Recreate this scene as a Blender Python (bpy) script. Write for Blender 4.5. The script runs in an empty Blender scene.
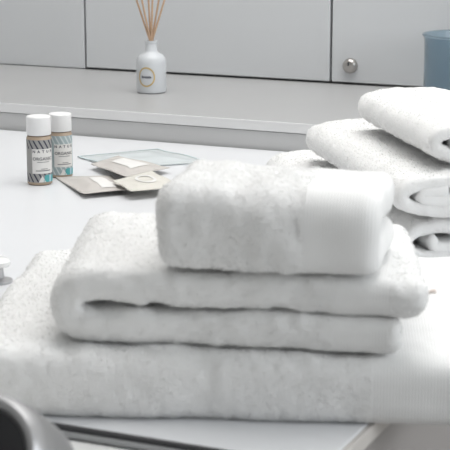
import bpy, bmesh, math
import numpy as np
from mathutils import Vector, Matrix, Euler

scene = bpy.context.scene
col = scene.collection
R = math.radians
rng = np.random.default_rng(7)

# ------------------------------------------------------------------ camera
cam_d = bpy.data.cameras.new('camera')
cam = bpy.data.objects.new('camera', cam_d)
col.objects.link(cam)
cam.location = (0, 0, 1.185)
cam.rotation_euler = Euler((R(90 - 12.7485), 0, R(24.0475)))
cam_d.sensor_width = 36
cam_d.lens = 1600 / 450 * 36
cam_d.clip_start = .02
cam_d.dof.use_dof = True
cam_d.dof.focus_distance = 1.72
cam_d.dof.aperture_fstop = 28
scene.camera = cam

# ------------------------------------------------------------------ world, lights, exposure
w = bpy.data.worlds.new('world'); scene.world = w; w.use_nodes = True
w.node_tree.nodes['Background'].inputs[0].default_value = (.93, .96, 1, 1)
w.node_tree.nodes['Background'].inputs[1].default_value = .6
vs = scene.view_settings
vs.view_transform = 'Standard'; vs.look = 'None'; vs.gamma = 1; vs.use_curve_mapping = False
vs.exposure = 0.0

def area(name, loc, rot, sx, sy, power, color):
    d = bpy.data.lights.new(name, 'AREA'); d.shape = 'RECTANGLE'
    d.size = sx; d.size_y = sy; d.energy = power; d.color = color
    o = bpy.data.objects.new(name, d); col.objects.link(o)
    o.location = loc; o.rotation_euler = rot
    return o
area('ceiling_lamp_light', (-.55, 1.6, 2.42), (0, 0, 0), 1.5, 1.3, 15.5, (1, .99, .98))
area('side_fill_light', (1.27, .9, 1.6), (0, R(90), 0), 1.1, 1.4, 16, (.93, .97, 1))  # fill added from the right to lift the towel fronts

# ------------------------------------------------------------------ materials
def mat(name, color, rough=.5, metal=0., spec=.5, trans=0., ior=1.45, sheen=0., noise=0., nscale=20., bump=0., bscale=300., bdist=.001):
    m = bpy.data.materials.new(name); m.use_nodes = True
    nt = m.node_tree; b = nt.nodes['Principled BSDF']
    b.inputs['Base Color'].default_value = (*color, 1)
    b.inputs['Roughness'].default_value = rough
    b.inputs['Metallic'].default_value = metal
    b.inputs['Specular IOR Level'].default_value = spec
    b.inputs['Transmission Weight'].default_value = trans
    b.inputs['IOR'].default_value = ior
    b.inputs['Sheen Weight'].default_value = sheen
    tc = nt.nodes.new('ShaderNodeTexCoord')
    if noise:
        n = nt.nodes.new('ShaderNodeTexNoise'); n.inputs['Scale'].default_value = nscale
        n.inputs['Detail'].default_value = 4
        nt.links.new(tc.outputs['Object'], n.inputs['Vector'])
        mx = nt.nodes.new('ShaderNodeMix'); mx.data_type = 'RGBA'
        mx.inputs['A'].default_value = (*[c * (1 - noise) for c in color], 1)
        mx.inputs['B'].default_value = (*[min(1, c * (1 + noise)) for c in color], 1)
        nt.links.new(n.outputs['Fac'], mx.inputs['Factor'])
        nt.links.new(mx.outputs['Result'], b.inputs['Base Color'])
    if bump:
        n = nt.nodes.new('ShaderNodeTexNoise'); n.inputs['Scale'].default_value = bscale
        n.inputs['Detail'].default_value = 3
        nt.links.new(tc.outputs['Object'], n.inputs['Vector'])
        bp = nt.nodes.new('ShaderNodeBump'); bp.inputs['Strength'].default_value = bump
        bp.inputs['Distance'].default_value = bdist
        nt.links.new(n.outputs['Fac'], bp.inputs['Height'])
        nt.links.new(bp.outputs['Normal'], b.inputs['Normal'])
    return m

def rib_material(name, color, pitch):
    m = mat(name, color, .95, spec=.1, sheen=.1)
    nt = m.node_tree; b = nt.nodes['Principled BSDF']
    at = nt.nodes.new('ShaderNodeAttribute'); at.attribute_name = 'rib'
    mu = nt.nodes.new('ShaderNodeMath'); mu.operation = 'MULTIPLY'; mu.inputs[1].default_value = 2 * math.pi / pitch
    si = nt.nodes.new('ShaderNodeMath'); si.operation = 'SINE'
    bp = nt.nodes.new('ShaderNodeBump'); bp.inputs['Strength'].default_value = .3; bp.inputs['Distance'].default_value = .0004
    nt.links.new(at.outputs['Fac'], mu.inputs[0]); nt.links.new(mu.outputs[0], si.inputs[0])
    nt.links.new(si.outputs[0], bp.inputs['Height']); nt.links.new(bp.outputs['Normal'], b.inputs['Normal'])
    return m

M = dict(
    terry=mat('white_terry_cotton', (.90, .90, .895), 1, spec=.05, sheen=.1, bump=.35, bscale=700, bdist=.0012),
    weave=rib_material('white_woven_border', (.89, .89, .885), .0019),
    counter=mat('white_gloss_counter', (.77, .78, .80), .3, noise=.015, nscale=6),
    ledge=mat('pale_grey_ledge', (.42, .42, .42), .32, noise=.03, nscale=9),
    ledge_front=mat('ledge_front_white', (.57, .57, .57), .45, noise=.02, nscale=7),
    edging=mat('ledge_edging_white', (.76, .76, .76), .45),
    door=mat('pale_grey_lacquer', (.665, .68, .695), .3, noise=.012, nscale=3),
    dark=mat('dark_joint', (.05, .05, .055), .7),
    gasket=mat('charcoal_seal', (.06, .06, .065), .6),
    alu=mat('satin_grey_edge', (.50, .51, .52), .5, metal=.2),
    taupe=mat('taupe_side_panel', (.36, .34, .33), .6, noise=.03, nscale=8),
    edge=mat('cream_edge_band', (.62, .59, .56), .5),
    chrome=mat('brushed_chrome', (.50, .50, .51), .38, metal=1),
    steel=mat('satin_steel', (.50, .48, .46), .32, metal=1),
    gunmetal=mat('dark_gunmetal', (.045, .045, .05), .45, metal=.3),
    porcelain=mat('white_porcelain', (.86, .86, .85), .15),
    plastic=mat('white_cap_plastic', (.86, .86, .86), .4),
    glasswhite=mat('frosted_white_glass', (.63, .65, .67), .35, noise=.02),
    blue=mat('blue_glass', (.46, .58, .66), .12, trans=.8, ior=1.45),
    reed=mat('rattan_reed', (.55, .38, .26), .8, noise=.15, nscale=80),
    gold=mat('gold_print', (.62, .46, .20), .45, metal=.3),
    ink=mat('dark_ink', (.06, .06, .09), .7),
    inkgrey=mat('grey_ink', (.20, .20, .21), .7),
    shampoo=mat('tan_shampoo_bottle', (.46, .36, .27), .25, noise=.05),
    labelwhite=mat('label_white', (.78, .77, .75), .6),
    labelgrey=mat('label_grey', (.36, .36, .35), .6),
    labelteal=mat('label_grey_teal', (.38, .46, .48), .6),
    palestripe=mat('label_pale_stripe', (.62, .68, .68), .6),
    teal=mat('label_teal', (.10, .40, .42), .6),
    sky=mat('label_pale_blue', (.42, .60, .68), .6),
    sachet=mat('beige_foil_sachet', (.58, .55, .52), .45, noise=.04, nscale=40, bump=.15, bscale=60),
    sachet_cream=mat('cream_paper_sachet', (.70, .68, .62), .5, noise=.03, nscale=40, bump=.15, bscale=60),
    film=mat('clear_teal_film', (.80, .85, .86), .25, trans=.3, ior=1.2),
    filmedge=mat('film_edge', (.60, .70, .72), .4),
    wall=mat('white_wall_paint', (.78, .78, .77), .9, bump=.1, bscale=90),
    floor=mat('grey_floor_tile', (.42, .41, .40), .5, noise=.06, nscale=5),
    frame=mat('added_slab_white', (.8, .8, .8), .4),
    tag=mat('care_tag_fabric', (.62, .54, .50), .9),
)
lamp_m = mat('lamp_diffuser', (.9, .9, .9), .5)
lamp_m.node_tree.nodes['Principled BSDF'].inputs['Emission Color'].default_value = (1, .98, .95, 1)
lamp_m.node_tree.nodes['Principled BSDF'].inputs['Emission Strength'].default_value = 1.5

# ------------------------------------------------------------------ helpers
def link(name, me, m, parent=None, smooth=False):
    o = bpy.data.objects.new(name, me); col.objects.link(o)
    if m is not None and not me.materials: me.materials.append(m)
    if smooth:
        me.polygons.foreach_set('use_smooth', [True] * len(me.polygons))
    if parent: o.parent = parent
    return o

def tag(o, label=None, cat=None, group=None, kind=None):
    if label: o['label'] = label
    if cat: o['category'] = cat
    if group: o['group'] = group
    if kind: o['kind'] = kind
    return o

def thing(name, loc, label, cat, rz=0, group=None):
    o = bpy.data.objects.new(name, None); col.objects.link(o)
    o.empty_display_size = .03
    o.location = loc; o.rotation_euler = (0, 0, rz)
    return tag(o, label, cat, group)

def bm_to(name, bm, m, parent=None, smooth=False):
    me = bpy.data.meshes.new(name); bmesh.ops.recalc_face_normals(bm, faces=bm.faces)
    bm.to_mesh(me); bm.free()
    return link(name, me, m, parent, smooth)

def box(name, lo, hi, m, parent=None, bevel=0., seg=2):
    """axis-aligned box; lo/hi in the parent's frame, or the world if there is none"""
    lo, hi = Vector(lo), Vector(hi)
    bm = bmesh.new(); bmesh.ops.create_cube(bm, size=1)
    c = (lo + hi) / 2; s = hi - lo
    off = c if parent else Vector((0, 0, 0))
    for v in bm.verts: v.co = Vector((v.co.x * s.x, v.co.y * s.y, v.co.z * s.z)) + off
    if bevel: bmesh.ops.bevel(bm, geom=bm.edges[:], offset=bevel, segments=seg, affect='EDGES', profile=.5)
    o = bm_to(name, bm, m, parent)
    if not parent: o.location = c
    return o

def lathe(name, prof, m, parent=None, n=48, loc=(0, 0, 0), rot=None, smooth=True, a0=0., a1=2 * math.pi):
    """revolve (r, z) points about z; the polyline is drawn as given"""
    full = abs(a1 - a0 - 2 * math.pi) < 1e-6
    vs_, fs = [], []
    k = n if full else n + 1
    for r, z in prof:
        for i in range(k):
            a = a0 + (a1 - a0) * i / n
            vs_.append((r * math.cos(a), r * math.sin(a), z))
    for j in range(len(prof) - 1):
        for i in range(n):
            i2 = (i + 1) % k
            fs.append((j * k + i, j * k + i2, (j + 1) * k + i2, (j + 1) * k + i))
    T = Matrix.Translation(loc) @ (rot.to_matrix().to_4x4() if rot is not None else Matrix())
    bm = bmesh.new()
    bv = [bm.verts.new(T @ Vector(v)) for v in vs_]
    for f in fs:
        q = [bv[i] for i in f]
        bm.faces.new(q)
    bmesh.ops.remove_doubles(bm, verts=bm.verts, dist=1e-6)
    bmesh.ops.dissolve_degenerate(bm, edges=bm.edges, dist=1e-7)
    me = bpy.data.meshes.new(name); bmesh.ops.recalc_face_normals(bm, faces=bm.faces); bm.to_mesh(me); bm.free()
    o = link(name, me, m, parent, smooth)
    if smooth:
        me.set_sharp_from_angle(angle=R(40))
    return o

def tube(name, pts, rads, m, parent=None, n=16):
    pts = [Vector(p) for p in pts]; vs_, fs = [], []
    for i, p in enumerate(pts):
        d = (pts[min(i + 1, len(pts) - 1)] - pts[max(i - 1, 0)]).normalized()
        x = d.cross(Vector((.31, .2, .93)) if abs(d.z) < .9 else Vector((1, .1, 0))).normalized(); y = d.cross(x)
        for k in range(n):
            a = 2 * math.pi * k / n
            vs_.append(p + rads[i] * (x * math.cos(a) + y * math.sin(a)))
    for i in range(len(pts) - 1):
        for k in range(n):
            k2 = (k + 1) % n
            fs.append((i * n + k, i * n + k2, (i + 1) * n + k2, (i + 1) * n + k))
    fs.append(tuple(range(n - 1, -1, -1))); fs.append(tuple(range((len(pts) - 1) * n, len(pts) * n)))
    me = bpy.data.meshes.new(name); me.from_pydata(vs_, [], fs)
    o = link(name, me, m, parent, True); me.set_sharp_from_angle(angle=R(50))
    return o

# value noise in numpy
def hash3(i):
    n = (i[..., 0] * 374761393 + i[..., 1] * 668265263 + i[..., 2] * 2147483647 % 1274126177) & 0xffffffff
    n = ((n ^ (n >> 13)) * 1274126177) & 0xffffffff
    n = n ^ (n >> 16)
    return (n & 0xffff) / 32767.5 - 1
def vnoise(p, freq, seed=0):
    p = p * freq + seed * 17.31
    i = np.floor(p).astype(np.int64); f = p - i; f = f * f * (3 - 2 * f)
    out = 0
    for dx in (0, 1):
        for dy in (0, 1):
            for dz in (0, 1):
                h = hash3(i + np.array([dx, dy, dz]))
                wx = f[..., 0] if dx else 1 - f[..., 0]
                wy = f[..., 1] if dy else 1 - f[..., 1]
                wz = f[..., 2] if dz else 1 - f[..., 2]
                out = out + h * wx * wy * wz
    return out

# ------------------------------------------------------------------ towels
def rounded_sheet(L, W, T, r, step):
    """dense closed surface of a rounded slab: s in 0..L, w in 0..W, t in -T/2..T/2"""
    def ax(a, n):
        n = max(2, n); return np.linspace(0, a, n + 1)
    S = ax(L, int(L / step)); Wd = ax(W, int(W / step)); Tt = ax(T, max(6, int(T / step * 1.4)))
    P, F = [], []; base = 0
    def grid(A, B, f):
        nonlocal base
        a, b = np.meshgrid(A, B, indexing='ij'); p = f(a, b).reshape(-1, 3)
        na, nb = len(A), len(B)
        idx = np.arange(na * nb).reshape(na, nb) + base
        q = np.stack([idx[:-1, :-1], idx[1:, :-1], idx[1:, 1:], idx[:-1, 1:]], -1).reshape(-1, 4)
        P.append(p); base += len(p); return q
    st = lambda a, b, c: np.stack(np.broadcast_arrays(a, b, c), -1).astype(float)
    F.append(grid(S, Wd, lambda a, b: st(a, b, T)))
    F.append(grid(S, Wd, lambda a, b: st(a, b, 0))[:, ::-1])
    F.append(grid(S, Tt, lambda a, b: st(a, 0, b)))
    F.append(grid(S, Tt, lambda a, b: st(a, W, b))[:, ::-1])
    F.append(grid(Wd, Tt, lambda a, b: st(0, a, b))[:, ::-1])
    F.append(grid(Wd, Tt, lambda a, b: st(L, a, b)))
    P = np.concatenate(P); F = np.concatenate(F)
    _, first, inv = np.unique(np.round(P * 1e6).astype(np.int64), axis=0, return_index=True, return_inverse=True)
    P = P[first]; F = inv.reshape(-1)[F]
    h = np.array([L, W, T]) / 2; c = P - h
    rr = np.minimum(np.array([r, r, r]), h * .98)
    q = np.clip(c, -(h - rr), h - rr); d = (c - q) / rr
    n = np.linalg.norm(d, axis=1, keepdims=True)
    c = q + d / np.maximum(n, 1e-9) * rr
    P = c + h; P[:, 2] -= T / 2
    return P, F

class Mid:
    """a centre line in a plane made of straight runs and arcs"""
    def __init__(self, pts):
        p = np.array(pts, float); d = np.diff(p, axis=0); l = np.hypot(*d.T)
        self.s = np.concatenate([[0], np.cumsum(l)]); self.p = p; self.L = self.s[-1]
        t = np.gradient(p, self.s, axis=0); t /= np.linalg.norm(t, axis=1, keepdims=True)
        self.n = np.stack([-t[:, 1], t[:, 0]], 1)
    def at(self, s, off):
        x = np.interp(s, self.s, self.p[:, 0]); y = np.interp(s, self.s, self.p[:, 1])
        nx = np.interp(s, self.s, self.n[:, 0]); ny = np.interp(s, self.s, self.n[:, 1])
        k = np.maximum(np.hypot(nx, ny), 1e-6)
        return x + nx / k * off, y + ny / k * off

def normals_of(P, F):
    a = P[F[:, 2]] - P[F[:, 0]]; b = P[F[:, 3]] - P[F[:, 1]]
    fn = np.cross(a, b); vn = np.zeros_like(P)
    for k in range(4): np.add.at(vn, F[:, k], fn)
    vn /= np.maximum(np.linalg.norm(vn, axis=1, keepdims=True), 1e-12)
    return fn / 2, vn

def mesh_np(name, P, F, smooth=True):
    me = bpy.data.meshes.new(name); k = F.shape[1]
    me.vertices.add(len(P)); me.vertices.foreach_set('co', P.astype(np.float32).ravel())
    me.loops.add(F.size); me.loops.foreach_set('vertex_index', F.astype(np.int32).ravel())
    me.polygons.add(len(F)); me.polygons.foreach_set('loop_start', np.arange(0, F.size, k, dtype=np.int32))
    me.polygons.foreach_set('use_smooth', np.full(len(F), smooth))
    me.update(calc_edges=True); me.validate()
    return me

def sub_mesh(name, P, F, rib=None):
    used = np.unique(F); remap = np.full(len(P), -1); remap[used] = np.arange(len(used))
    me = mesh_np(name, P[used], remap[F])
    if rib is not None:
        a = me.attributes.new('rib', 'FLOAT', 'POINT'); a.data.foreach_set('value', rib[used].astype(np.float32))
    return me

def finish_towel(root, P, F, rib, border, density, pile_mask=None, tuft=.0016, fine=.0006, lump=.0008, seed=1, floor_z=lambda P: np.full(len(P), .0004)):
    """surface relief, split into terry cloth and woven border, and terry loops on the terry faces"""
    fn, vn = normals_of(P, F)
    isb = border(rib)
    amp = np.where(isb, .25, 1.)
    P = P + vn * (fine * amp * vnoise(P, 420, seed) + amp * (.0011 * vnoise(P, 130, seed + 1) + lump * vnoise(P, 60, seed + 2)))[:, None]
    low_ = P[:, 2] < .006
    P[low_, 2] = np.maximum(P[low_, 2], floor_z(P)[low_])
    fn, vn = normals_of(P, F)
    fb = isb[F].all(1)
    link('terry_cloth', sub_mesh('terry_cloth', P, F[~fb]), M['terry'], root)
    if fb.any(): link('woven_border', sub_mesh('woven_border', P, F[fb], rib), M['weave'], root)
    area_ = np.linalg.norm(fn, axis=1)
    ok = ~fb
    if pile_mask is not None: ok &= pile_mask[F].all(1)
    cand = np.nonzero(ok)[0]; pr = area_[cand]; n = int(pr.sum() * density)
    pick = cand[np.searchsorted(np.cumsum(pr) / pr.sum(), rng.random(n))]
    a, b = rng.random((2, n, 1)); q = P[F[pick]]
    base = (q[:, 0] * (1 - a) + q[:, 1] * a) * (1 - b) + (q[:, 3] * (1 - a) + q[:, 2] * a) * b
    nn = vn[F[pick]].mean(1)
    d = nn + rng.normal(0, .7, (n, 3)); d /= np.linalg.norm(d, axis=1, keepdims=True)
    side = np.cross(d, rng.normal(0, 1, (n, 3))); side /= np.maximum(np.linalg.norm(side, axis=1, keepdims=True), 1e-9)
    ln = tuft * rng.uniform(.45, 1.0, (n, 1)); wd = .0006
    V = np.empty((n, 3, 3)); base = base - nn * .0004
    V[:, 0] = base + side * wd; V[:, 1] = base - side * wd; V[:, 2] = base + d * ln
    me = mesh_np('terry_pile', V.reshape(-1, 3), np.arange(3 * n).reshape(-1, 3), False)
    o = link('terry_pile', me, M['pile'], root); o['kind'] = 'stuff'
    return P

M['pile'] = mat('white_terry_loops', (.91, .91, .905), 1, spec=.0)
_nt = M['pile'].node_tree                       # thin cotton loops let light through
_tr = _nt.nodes.new('ShaderNodeBsdfTranslucent'); _tr.inputs['Color'].default_value = (.91, .91, .905, 1)
_df = _nt.nodes.new('ShaderNodeBsdfDiffuse'); _df.inputs['Color'].default_value = (.91, .91, .905, 1)
_mx = _nt.nodes.new('ShaderNodeMixShader'); _mx.inputs[0].default_value = .48
_nt.links.new(_df.outputs[0], _mx.inputs[1]); _nt.links.new(_tr.outputs[0], _mx.inputs[2])
_nt.links.new(_mx.outputs[0], _nt.nodes['Material Output'].inputs['Surface'])

def arc(cx, cy, r, a0, a1, n=24):
    return [(cx + r * math.cos(a), cy + r * math.sin(a)) for a in np.linspace(a0, a1, n)]

def squircle(x, y, R_, e):
    """push a round fold towards a squarer one"""
    r = np.hypot(x, y); k = np.maximum(r, 1e-9)
    c, s = np.abs(x / k), np.abs(y / k)
    g = (c ** e + s ** e) ** (-1 / e)
    return x * g, y * g

def front_fold(root, Lu, depth, height, e=3.2, e_low=7., r=.008, step=.0028, low=.0015, sag=None, border=lambda u: u > 9, density=9e5, seed=1, slope=0., tuft=.0017, lump=.0008):
    """towel folded over once, the fold facing the viewer: u along the front, v into depth"""
    T = height / 2; gap = .0006; rad = T / 2 + gap / 2
    pts = [(depth, T / 2), (height / 2, T / 2)]
    pts = [(x, T / 2) for x in np.linspace(depth, height / 2, 30)] + arc(height / 2, height / 2, rad, -math.pi / 2, -1.5 * math.pi, 40)[1:] + [(x, 1.5 * T + gap / 2) for x in np.linspace(height / 2, depth * .985, 30)][1:]
    m = Mid(pts)
    P, F = rounded_sheet(m.L, Lu, T, r, step)
    # P: s, w, t ; the outside of the fold is +t when the line turns that way
    v, z = m.at(P[:, 0], -P[:, 2])
    fx = height / 2 - v; inside = fx > 0
    ee = np.where(z < height / 2, e_low, e)
    sx, sz = squircle(np.where(inside, fx, 0), np.where(inside, z - height / 2, 0), height / 2, ee)
    v = np.where(inside, height / 2 - sx, v); z = np.where(inside, height / 2 + sz, z)
    u = P[:, 1]
    Q = np.stack([u, v, z], 1)
    fn, vn = normals_of(Q, F)
    if np.einsum('ij,ij->', fn, Q[F].mean(1) - Q.mean(0)) < 0: F = F[:, ::-1]; vn = -vn
    lowf = low * (vnoise(Q, 18, seed) + .6 * vnoise(Q, 45, seed + 3))
    base = np.clip(z / height * 3, 0, 1)
    Q[:, 2] += lowf * base + slope * u * base
    Q[:, 1] += low * 1.2 * vnoise(Q * np.array([1, .2, 1]), 26, seed + 5)
    Q[:, 0] += low * 2 * vnoise(Q * np.array([.2, 1, 1]), 22, seed + 6)
    if sag is not None: Q = sag(Q)
    
    finish_towel(root, Q, F, Q[:, 0].copy(), border, density, seed=seed, tuft=tuft, lump=lump, floor_z=lambda P: sag(P * np.array([1, 1, 0])+np.array([0, 0, .0004]))[:, 2] if sag is not None else np.full(len(P), .0004))

def side_fold(root, Ltop, Lbot, depth, height, r=.009, step=.0028, low=.0015, border=lambda u: u > 9, density=9e5, seed=1, gapw=.002):
    """towel folded over once, the fold at the left end, both layers showing at the front"""
    T = (height - gapw) / 2; rad = T / 2 + gapw / 2
    pts = [(x, T / 2) for x in np.linspace(Lbot, height / 2, 40)] + arc(height / 2, height / 2, rad, -math.pi / 2, -1.5 * math.pi, 40)[1:] + [(x, 1.5 * T + gapw) for x in np.linspace(height / 2, Ltop, 40)][1:]
    m = Mid(pts)
    P, F = rounded_sheet(m.L, depth, T, r, step)
    thick = 1 + .09 * vnoise(np.stack([P[:, 0], P[:, 0] * 0, P[:, 0] * 0], 1), 35, seed + 8)
    u, z = m.at(P[:, 0], -P[:, 2] * thick)
    inner = np.clip(P[:, 2] / (T / 2), 0, 1)          # the slit between the layers gapes near the fold
    gape = .0026 * np.exp(-((u - .032) / .016) ** 2) + .0012 * np.exp(-((u - .068) / .012) ** 2) - .0007 * np.clip((u - .1) * 20, 0, 1)
    z = z + inner * gape * np.sign(z - height / 2) * np.clip((u - .020) / .012, 0, 1)
    Q = np.stack([u - .12 * P[:, 1], P[:, 1], z], 1)
    fn, vn = normals_of(Q, F)
    c = Q.mean(0)
    if np.einsum('ij,ij->', fn, Q[F].mean(1) - c) < 0: F = F[:, ::-1]
    base = np.clip(z / height * 4, 0, 1)
    Q[:, 2] += low * (vnoise(Q * np.array([1, .5, .3]), 20, seed) + .6 * vnoise(Q * np.array([1, .5, .3]), 60, seed + 3)) * base
    Q[:, 1] += low * 1.2 * vnoise(Q * np.array([1, .3, 1]), 28, seed + 5)
    finish_towel(root, Q, F, Q[:, 0].copy(), border, density, seed=seed)

def roll(root, length, width, height, T=.0118, core=.3, turns=1.6, hole=.004, step=.0032, low=.001, density=7e5, seed=1, phase=0., flip=1):
    """flattened rolled towel, axis along local y (front end at y = 0), lying on z = 0"""
    b1 = height / 2 - T / 2; a1 = width / 2 - T / 2
    th = np.linspace(0, 2 * math.pi * turns, 160)
    k = th / th[-1]
    bb = hole + (b1 - hole) * np.clip(k * 1.02, 0, 1); aa = bb + (a1 - b1) * (core + (1 - core) * k)
    A = phase + th
    c, s = np.cos(A), np.sin(A); e = 2.5
    g = (np.abs(c) ** e + np.abs(s) ** e) ** (-1 / e)
    pts = np.stack([flip * aa * c * g, bb * s * g], 1)
    m = Mid(pts)
    P, F = rounded_sheet(m.L, length, T, T * .42, step)
    thick = 1 + .05 * vnoise(P * np.array([1, .3, 0]), 30, seed)
    x, z = m.at(P[:, 0], P[:, 2] * thick)
    outer = P[:, 0] > m.L * .42
    y = P[:, 1] + .0022 * vnoise(np.stack([P[:, 0], P[:, 0] * 0, (P[:, 1] > length / 2) * 3.], 1), 14, seed + 4)
    Q = np.stack([x, y, z + height / 2], 1)
    fn, vn = normals_of(Q, F)
    top = np.abs(P[:, 2]) > T * .3
    sgn = np.sum(vn[top] * (np.stack([x, 0 * x, z], 1)[top]) * np.sign(P[top, 2])[:, None] * (1 if flip > 0 else -1))
    # orientation from a known face: the y = 0 end must look towards -y
    e0 = P[:, 1] < T * .02
    if vn[P[:, 1] < 1e-4, 1].mean() > 0: F = F[:, ::-1]
    up = np.clip((Q[:, 2] - .004) / .012, 0, 1)
    Q[:, 2] += low * (vnoise(Q, 16, seed) + .6 * vnoise(Q, 50, seed + 2)) * up
    Q[:, 0] += low * 1.2 * vnoise(Q, 20, seed + 7)
    finish_towel(root, Q, F, Q[:, 0].copy(), lambda u: u > 9, density, pile_mask=outer, seed=seed)

# ------------------------------------------------------------------ the room
def struct(o): o['kind'] = 'structure'; return o
X0, X1, Y0, Y1, ZT = -2.3, 1.3, -1.3, 2.45, 2.45
struct(box('floor', (X0 - .1, Y0 - .1, -.08), (X1 + .1, Y1 + .1, 0), M['floor']))
struct(box('ceiling', (X0 - .1, Y0 - .1, ZT), (X1 + .1, Y1 + .1, ZT + .08), M['wall']))
struct(box('wall_back', (X0, Y1, 0), (X1, Y1 + .1, ZT), M['wall']))
struct(box('wall_front', (X0, Y0 - .1, 0), (X1, Y0, ZT), M['wall']))
struct(box('wall_left', (X0 - .1, Y0 - .1, 0), (X0, Y1 + .1, ZT), M['wall']))
struct(box('wall_right', (X1, Y0 - .1, 0), (X1 + .1, Y1 + .1, ZT), M['wall']))
wn = box('added_window_1', (X1 - .012, .15, 1.0), (X1 - .001, 1.65, 2.2), M['frame']); struct(wn)  # plain slab added behind the side fill light, not an opening
lp = thing('ceiling_lamp', (-.55, 1.6, ZT), 'square white ceiling lamp above the counter', 'lamp')
box('lamp_diffuser', (-.75, -.65, -.02), (.75, .65, 0), lamp_m, lp, .004)

# back cabinet: carcass with three lacquered fronts
YF = 2.09; ZL = .885; ZTOP = 1.36
cab = thing('wall_cabinet', (-.97, YF, ZL), 'pale grey lacquered cabinet with flat doors behind the ledge', 'cabinet')
def cbox(name, x0, x1, y0, y1, z0, z1, m, bevel=0.):
    return box(name, (x0 + .97, y0 - YF, z0 - ZL), (x1 + .97, y1 - YF, z1 - ZL), m, cab, bevel)
cbox('cabinet_carcass', -1.75, -.18, YF + .022, YF + .34, ZL, ZTOP, M['dark'])
cbox('fixed_panel', -1.75, -1.1625, YF + .001, YF + .02, ZL, ZTOP, M['door'], .0012)
cbox('door', -1.1590, -.7735, YF, YF + .02, ZL + .0024, ZTOP, M['door'], .0012)
rd = cbox('door', -.7700, -.18, YF, YF + .02, ZL + .0024, ZTOP, M['door'], .0012)
lk = lathe('lock_cylinder', [(0, .0095), (.0045, .0093), (.0078, .0082), (.0098, .006), (.0105, .003), (.0105, 0)], M['steel'], rd, 40,
           (-.742 + .97, 0, .9112 - ZL), Euler((R(90), 0, 0)))
box('keyhole', (-.7428 + .97, -.0105, .9112 - ZL + .0008), (-.7412 + .97, -.0075, .9112 - ZL + .0058), M['dark'], lk)

# raised ledge below the cabinet
lg = thing('ledge', (-.9, 1.745, .0), 'pale grey raised ledge running along the back of the counter', 'ledge')
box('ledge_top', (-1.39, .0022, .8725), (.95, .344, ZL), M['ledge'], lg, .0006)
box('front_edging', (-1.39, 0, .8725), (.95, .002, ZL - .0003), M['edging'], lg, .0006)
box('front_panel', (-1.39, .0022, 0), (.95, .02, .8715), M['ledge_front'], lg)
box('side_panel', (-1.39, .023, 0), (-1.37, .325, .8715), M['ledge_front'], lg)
box('side_panel', (.93, .023, 0), (.95, .325, .8715), M['ledge_front'], lg)

# counter that carries the towels
CX, CY = -.296, .806
ct = thing('counter', (-.9, 1.27, 0), 'white counter holding towels, bottles and sachets', 'counter')
def tbox(name, x0, x1, y0, y1, z0, z1, m, bevel=0.):
    return box(name, (x0 + .9, y0 - 1.27, z0), (x1 + .9, y1 - 1.27, z1), m, ct, bevel)
tbox('counter_top', -1.9, CX - .003, CY + .003, 1.744, .838, .85, M['counter'], .0012)
tbox('edge_band', CX - .003, CX + .001, CY + .003, 1.744, .839, .8492, M['edge'], .0008)
tbox('front_seal', -1.9, CX, CY, CY + .003, .8465, .8495, M['gasket'])
tbox('front_edge', -1.9, CX, CY - .0015, CY + .003, .8432, .8464, M['alu'])
tbox('cabinet_side', CX - .024, CX - .004, CY + .03, 1.744, 0, .8378, M['taupe'])
tbox('cabinet_front', -1.9, CX - .0245, CY + .03, CY + .05, .08, .8378, M['counter'])
tbox('cabinet_side', -1.9, -1.88, CY + .052, 1.744, 0, .8378, M['taupe'])

# low white basin deck in front of the counter with the tap
dk = thing('washbasin_deck', (-.8, .55, 0), 'white washbasin deck below the front edge of the counter', 'washbasin')
box('deck', (-.8, -.25, .80), (.48, .254, .8430), M['porcelain'], dk, .004, 3)
box('apron', (-.78, -.23, .0), (.46, -.21, .7995), M['counter'], dk)
box('apron_side', (-.78, -.209, .0), (-.76, .25, .7995), M['counter'], dk)
box('apron_side', (.44, -.209, .0), (.46, .25, .7995), M['counter'], dk)

# ------------------------------------------------------------------ front stack of folded towels
t1 = thing('folded_towel', (-.535, .7935, .8508), 'large thick white towel at the bottom of the front stack, overhanging the counter corner', 'towel', R(20), 'white towels of the front stack')
def sag1(Q):
    X = -.535 + Q[:, 0] * math.cos(R(20)) - Q[:, 1] * math.sin(R(20))     # it droops past the end of the counter
    k = np.clip((X + .286) / .06, 0, 1); Q[:, 2] -= .003 * k * k
    return Q
front_fold(t1, .33, .280, .041, e=3.4, r=.010, low=.0016, border=lambda u: u > .255, density=8e5, seed=11, sag=sag1, tuft=.0018)
t2 = thing('folded_towel', (-.491, .831, .8935), 'white towel folded once with its rounded fold at the left, middle of the front stack', 'towel', R(15), 'white towels of the front stack')
side_fold(t2, .234, .219, .172, .047, seed=23, border=lambda u: (u > .176) & (u < .212), density=9e5)
lo_ = bmesh.new()
bmesh.ops.create_grid(lo_, x_segments=6, y_segments=2, size=.5)
for v in lo_.verts: v.co = Vector((v.co.x * .009 + .2335, v.co.y * .006 + .03, .034 + .0012 * math.sin(v.co.x * 5)))
bmesh.ops.solidify(lo_, geom=lo_.faces[:], thickness=.0012)
bm_to('sewn_tag', lo_, M['tag'], t2, True)
t3 = thing('folded_towel', (-.4225, .846, .9430), 'small thick white towel on top of the front stack', 'towel', R(14), 'white towels of the front stack')
front_fold(t3, .136, .10, .052, slope=-.034, lump=.0022, e=2.6, r=.011, low=.0018, border=lambda u: u > .088, density=1.1e6, seed=37, tuft=.0018)

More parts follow.
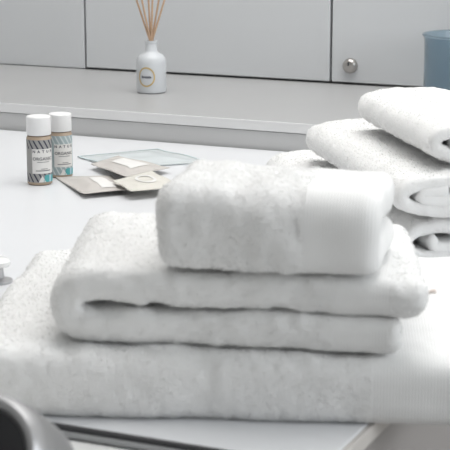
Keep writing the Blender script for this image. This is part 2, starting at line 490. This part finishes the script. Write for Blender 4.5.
# ------------------------------------------------------------------ rolled towels at the back right
def roll_at(Pb, Qf, z, label, **kw):
    d = Vector(Pb) - Vector(Qf); L = d.length
    rz = math.atan2(-d.x, d.y)
    o = thing('rolled_towel', (Qf[0], Qf[1], z), label, 'towel', rz, 'rolled white towels behind the front stack')
    roll(o, L, **kw)
    return o
roll_at((-.604, 1.554), (-.366, 1.287), .8515, 'rolled white towel lying on the counter, lowest of the three at right', width=.100, height=.0420, hole=.0050, core=.12, turns=1.35, phase=2.6, seed=51)
roll_at((-.5375, 1.523), (-.3595, 1.277), .8935, 'rolled white towel with spiral end, middle of the three at right', width=.112, height=.0425, hole=.0026, core=.62, turns=1.55, phase=1.75, seed=63)
roll_at((-.465, 1.490), (-.337, 1.311), .9345, 'rolled white towel topmost of the three at right, in front of blue glass', width=.124, height=.0420, hole=.0030, core=.62, turns=1.55, phase=1.9, seed=77)

# ------------------------------------------------------------------ small bottles
def wrap(o, r, a_mid, parent):
    """bend a flat mesh (x along the girth, z up) round a cylinder of radius r"""
    for v in o.data.vertices:
        a = a_mid + v.co.x / r; rr = r + v.co.y
        v.co = (rr * math.cos(a), rr * math.sin(a), v.co.z)
    o.parent = parent
def flat_poly(name, pts, m, r, a_mid, parent, lift):
    """thin printed shape on a curved label"""
    bm = bmesh.new(); vs_ = [bm.verts.new((x, lift, z)) for x, z in pts]; bm.faces.new(vs_)
    xs = [p[0] for p in pts]
    for x in np.arange(math.ceil(min(xs) / .0015) * .0015, max(xs), .0015):
        bmesh.ops.bisect_plane(bm, geom=bm.verts[:] + bm.edges[:] + bm.faces[:], plane_co=(x, 0, 0), plane_no=(1, 0, 0))
    o = bm_to(name, bm, m); wrap(o, r, a_mid, parent); return o
def text_on(name, body, size, x, z, m, r, a_mid, parent, lift, space=1.):
    c = bpy.data.curves.new(name, 'FONT'); c.body = body; c.size = size; c.align_x = 'CENTER'; c.space_character = space; c.offset = size * .03
    t = bpy.data.objects.new(name, c); col.objects.link(t)
    dg = bpy.context.evaluated_depsgraph_get(); me = bpy.data.meshes.new_from_object(t.evaluated_get(dg))
    bpy.data.objects.remove(t); bpy.data.curves.remove(c)
    me.materials.clear()
    for v in me.vertices: v.co = (x + v.co.x, lift, z + v.co.y)
    o = link(name, me, m); wrap(o, r, a_mid, parent); return o
def cyl_sheet(name, r, a0, a1, z0, z1, m, parent, n=36):
    return lathe(name, [(r, z0), (r, z1)], m, parent, n, a0=a0, a1=a1)

def small_bottle(loc, face, label, band, slash, size=1.):
    b = thing('shampoo_bottle', loc, label, 'bottle', 0, 'small toiletry bottles')
    r = .0132
    lathe('bottle_body', [(0, 0), (r - .0015, 0), (r, .0012), (r, .0505), (r - .001, .0525), (.0095, .0535), (.0095, .056)], M['shampoo'], b)
    lathe('cap', [(.0128, .0535), (.0132, .0540), (.0130, .0725), (.0122, .0733), (0, .0733)], M['plastic'], b)
    lb = cyl_sheet('label_wrap', r + .00025, 0, 2 * math.pi, .0035, .0490, M[band], b, 48)
    fa = face
    for rows in ((.0395, .0487), (.0038, .0130)):
        for i in range(9):
            x = -.021 + i * .0056; z0, z1 = rows
            flat_poly('printed_slash', [(x, z1), (x + .0018, z1), (x + .0018 + .0050, z0), (x + .0050, z0)], M[slash], r, fa, lb, .0004)
    flat_poly('printed_panel', [(-.0105, .0130), (.0135, .0130), (.0135, .0395), (-.0105, .0395)], M['labelwhite'], r, fa, lb, .0005)
    text_on('printed_name', 'N A T U R', .0040, .0012, .0355, M['ink'], r, fa, lb, .00065, 1.25)
    text_on('printed_title', 'ORGANIC', .0046, .0012, .0275, M['inkgrey'], r, fa, lb, .00065, 1.05)
    for (x0, x1, z, h) in ((-.005, .008, .0252, .0006), (-.001, .006, .0178, .0006), (-.0065, .0095, .0158, .0009)):
        flat_poly('printed_line', [(x0, z), (x1, z), (x1, z + h), (x0, z + h)], M['inkgrey'], r, fa, lb, .00065)
    for pts, mm in (([(-.004, .0038), (.0, .011), (.004, .0038)], 'labelwhite'), ([(.001, .0038), (.003, .0112), (.008, .0116), (.008, .0038)], 'teal'),
                    ([(.0075, .0038), (.008, .0116), (.0115, .0108), (.0105, .0038)], 'sky'), ([(.010, .0038), (.0115, .0108), (.0145, .0112), (.0145, .0038)], 'teal')):
        flat_poly('printed_facet', pts, M[mm], r, fa, lb, .0007)
    b.scale = (size,) * 3
    return b
small_bottle((-.8665, 1.4555, .85), R(-48), 'small bottle with white cap and dark slashed grey label, front of the two', 'labelgrey', 'ink')
small_bottle((-.8662, 1.5005, .85), R(-48), 'small bottle with white cap and grey teal label, behind the other bottle', 'labelteal', 'palestripe', .95)

# ------------------------------------------------------------------ sachets and clear packet
def sachet(name, quad, z, thick, m, label, cat, panel=None, panel_mat='labelwhite', tilt=None, crimp=True, group='sachets on the counter'):
    """pillow pouch over four ground points given anticlockwise; returns the root"""
    q = [Vector((x, y, 0)) for x, y in quad]
    c = sum(q, Vector()) / 4
    o = thing(name, (c.x, c.y, z), label, cat, 0, group)
    N = 24; U = np.linspace(0, 1, N + 1)
    def pt(u, v, side):
        g = (q[0] * (1 - u) + q[1] * u) * (1 - v) + (q[3] * (1 - u) + q[2] * u) * v - c
        e = min(u, 1 - u, v, 1 - v)
        k = min(1, max(0, (e - .07) / .30)); k = k * k * (3 - 2 * k)
        h = thick * k
        wav = .0006 * math.sin(9 * u + 3) * math.sin(7 * v + 1)
        lift = tilt(u, v) if tilt else 0
        return Vector((g.x, g.y, lift + .0008 + (h * (1 if side else .18) + (.0003 if side else 0)) + wav * (1 if side else .4) + (.0006 if side else 0)))
    for nm, sub in (('pouch', None),):
        V, F = [], []
        for side in (0, 1):
            for u in U:
                for v in U: V.append(pt(u, v, side))
        n1 = (N + 1) ** 2
        ix = lambda i, j, s: s * n1 + i * (N + 1) + j
        for i in range(N):
            for j in range(N):
                F.append((ix(i, j, 1), ix(i + 1, j, 1), ix(i + 1, j + 1, 1), ix(i, j + 1, 1)))
                F.append((ix(i, j, 0), ix(i, j + 1, 0), ix(i + 1, j + 1, 0), ix(i + 1, j, 0)))
        for i in range(N):
            F += [(ix(i, 0, 0), ix(i + 1, 0, 0), ix(i + 1, 0, 1), ix(i, 0, 1)), (ix(i, N, 0), ix(i, N, 1), ix(i + 1, N, 1), ix(i + 1, N, 0)),
                  (ix(0, i, 0), ix(0, i, 1), ix(0, i + 1, 1), ix(0, i + 1, 0)), (ix(N, i, 0), ix(N, i + 1, 0), ix(N, i + 1, 1), ix(N, i, 1))]
        me = bpy.data.meshes.new('pouch'); me.from_pydata(V, [], F)
        pouch = link('pouch', me, M[m], o, True)
    if panel:
        u0, u1, v0, v1 = panel; V, F = [], []; K = 12
        for i in range(K + 1):
            for j in range(K + 1):
                p = pt(u0 + (u1 - u0) * i / K, v0 + (v1 - v0) * j / K, 1); V.append(p + Vector((0, 0, .0005)))
        for i in range(K):
            for j in range(K):
                a = i * (K + 1) + j; F.append((a, a + K + 1, a + K + 2, a + 1))
        me = bpy.data.meshes.new('printed_panel'); me.from_pydata(V, [], F)
        link('printed_panel', me, M[panel_mat], o, True)
    return o, pt
# quads: left, front, right, back
sachet('sachet', [(-.867, 1.489), (-.784, 1.403), (-.749, 1.444), (-.814, 1.519)], .85, .0045, 'sachet', 'beige foil sachet with a pale panel lying beside the two bottles', 'sachet', (.35, .85, .45, .75), tilt=lambda u, v: .0045 * u * u)
sachet('sachet', [(-.855, 1.548), (-.775, 1.480), (-.765, 1.565), (-.851, 1.606)], .8535, .004, 'sachet', 'grey beige sachet with a square white label, lying on the other sachets', 'sachet', (.30, .78, .30, .78), tilt=lambda u, v: .0015 + .004 * u * (1 - v))
o, pt = sachet('sachet', [(-.777, 1.453), (-.736, 1.415), (-.700, 1.462), (-.770, 1.530)], .855, .003, 'sachet_cream', 'cream sachet with a round pale mark beside the small top towel', 'sachet', None, tilt=lambda u, v: .002 + .002 * (1 - v))
V, F = [], []
for k in range(33):
    a = 2 * math.pi * k / 32
    for rr in (.17, .24):
        p = pt(.5 + rr * math.cos(a) * 1.0, .52 + rr * .85 * math.sin(a), 1); V.append(p + Vector((0, 0, .0006)))
F = [(2 * k, 2 * k + 1, 2 * k + 3, 2 * k + 2) for k in range(32)]
me = bpy.data.meshes.new('printed_ring'); me.from_pydata(V, [], F); link('printed_ring', me, M['labelwhite'], o)
o, pt = sachet('plastic_packet', [(-.905, 1.606), (-.829, 1.560), (-.750, 1.640), (-.842, 1.690)], .85, .0035, 'film', 'clear pale teal plastic packet lying flat behind the sachets', 'packet', None, group=None)
def edge_strip(pt, a, b):
    V = []
    for i in range(25):
        k = i / 24; u = a[0] + (b[0] - a[0]) * k; v = a[1] + (b[1] - a[1]) * k
        u2 = u + (.5 - u) * .05; v2 = v + (.5 - v) * .05
        V += [pt(u, v, 1) + Vector((0, 0, .0005)), pt(u2, v2, 1) + Vector((0, 0, .0005))]
    me = bpy.data.meshes.new('sealed_edge'); me.from_pydata(V, [], [(2 * i, 2 * i + 1, 2 * i + 3, 2 * i + 2) for i in range(24)])
    link('sealed_edge', me, M['filmedge'], o)
edge_strip(pt, (0, 0), (0, 1)); edge_strip(pt, (0, 1), (1, 1)); edge_strip(pt, (0, 0), (1, 0))

# ------------------------------------------------------------------ reed diffuser on the ledge
rdif = thing('reed_diffuser', (-.9592, 1.908, ZL), 'white glass reed diffuser bottle with wooden sticks on the ledge', 'diffuser')
gb = lathe('glass_bottle', [(0, .0), (.017, 0), (.0192, .0015), (.0198, .005), (.0198, .040), (.0188, .046), (.0155, .0505), (.0098, .0535), (.0078, .0565), (.0074, .066), (.0080, .0665), (.0080, .0695), (.0062, .0695), (.0060, .056), (0, .055)], M['glasswhite'], rdif, 56)
fa = R(-75)
K = 40
V = []
for k in range(K + 1):
    a = 2 * math.pi * k / K
    for rr in (.0100, .0118):
        x = rr * math.cos(a) - .003; z = .0228 + rr * 1.12 * math.sin(a); A = fa + x / .0198
        V.append((.0201 * math.cos(A), .0201 * math.sin(A), z))
me = bpy.data.meshes.new('gold_ring'); me.from_pydata(V, [], [(2 * k, 2 * k + 1, 2 * k + 3, 2 * k + 2) for k in range(K)])
link('gold_ring', me, M['gold'], gb)
text_on('printed_name', 'fantasia', .0045, -.003, .0215, M['ink'], .0198, fa, gb, .0004)
reeds = [(-.026, .004), (-.0155, -.008), (-.0045, .010), (.0035, -.006), (.0145, .008), (.025, -.004)]
for i, (dx, dy) in enumerate(reeds):
    a = Vector((-dx * .16, -dy * .3, .0562)); top = Vector((dx * 1.35, dy * 2, .215))
    dirn = Vector((dx * .92, dx * .4, 0))
    ax_ = Vector((.913, .407, 0)); ay = Vector((-.407, .913, 0))
    p0 = ax_ * (-dx * .10) + ay * (-dy * .2) + Vector((0, 0, .0562))
    p1 = ax_ * (dx * 2.0) + ay * (dy * 2.2) + Vector((0, 0, .225))
    tube('reed', [p0, p0.lerp(p1, .5), p1], [.0014] * 3, M['reed'], rdif, 8)

# ------------------------------------------------------------------ blue glass tumbler
lathe_o = lathe('glass_tumbler', [(0, 0), (.048, 0), (.0505, .002), (.0512, .006), (.0512, .076), (.0520, .081), (.0545, .0845), (.0535, .0862), (.0510, .0855), (.0490, .080), (.0485, .012), (.045, .008), (0, .007)], M['blue'], None, 72)
lathe_o.location = (-.5575, 2.005, ZL)
tag(lathe_o, 'blue glass tumbler with a rolled rim on the ledge at the right edge', 'tumbler')

# ------------------------------------------------------------------ small white knob at the left edge of the counter
kb = thing('knob', (-.687, 1.083, .85), 'small white round knob on a chrome stem beside the bottom towel, left edge', 'knob')
lathe('stem', [(0, 0), (.012, 0), (.012, .002), (.0055, .004), (.0045, .012), (.006, .0135), (0, .0135)], M['chrome'], kb, 32)
lathe('cap', [(0, .0137), (.0095, .0137), (.0108, .0152), (.0106, .0178), (.0085, .0198), (.004, .0205), (0, .0206)], M['porcelain'], kb, 40)

# ------------------------------------------------------------------ tap on the basin deck
cap_c = Vector((-.3865, .5815, .9185))
tp = thing('tap', (-.44, .60, .8430), 'dark grey and chrome rounded tap in the near left corner', 'tap')
off = cap_c - tp.location
fwv = Vector((-.3974, .8907, -.2207)); rtv = Vector((.9132, .4075, 0)); upv = Vector((-.0899, .2015, .9753))
axis = (-fwv * .78 - rtv * .27 + upv * .34).normalized()
rot = axis.to_track_quat('Z', 'Y').to_euler()
head = lathe('tap_head', [(.0265, -.0035), (.0272, -.001), (.029, .001), (.0315, .0006), (.0335, -.0025), (.0350, -.008), (.0355, -.020), (.0355, -.034), (.0345, -.046), (.030, -.056), (.020, -.062), (0, -.064)], M['chrome'], tp, 64, off, rot)
lathe('dark_cap', [(0, -.006), (.014, -.0055), (.0235, -.0045), (.0266, -.0032), (.0266, -.006)], M['gunmetal'], tp, 64, off, rot)
neck0 = off - axis * .055
tube('spout_neck', [neck0, neck0 - axis * .02 + Vector((-.005, 0, -.006)), Vector((neck0.x * .5, neck0.y * .5 + .01, .03)), Vector((0, 0, .012)), Vector((0, 0, .002))], [.018, .018, .017, .018, .019], M['chrome'], tp, 24)
lathe('base_flange', [(0, 0), (.027, 0), (.028, .002), (.026, .007), (.020, .010), (0, .010)], M['chrome'], tp, 40)
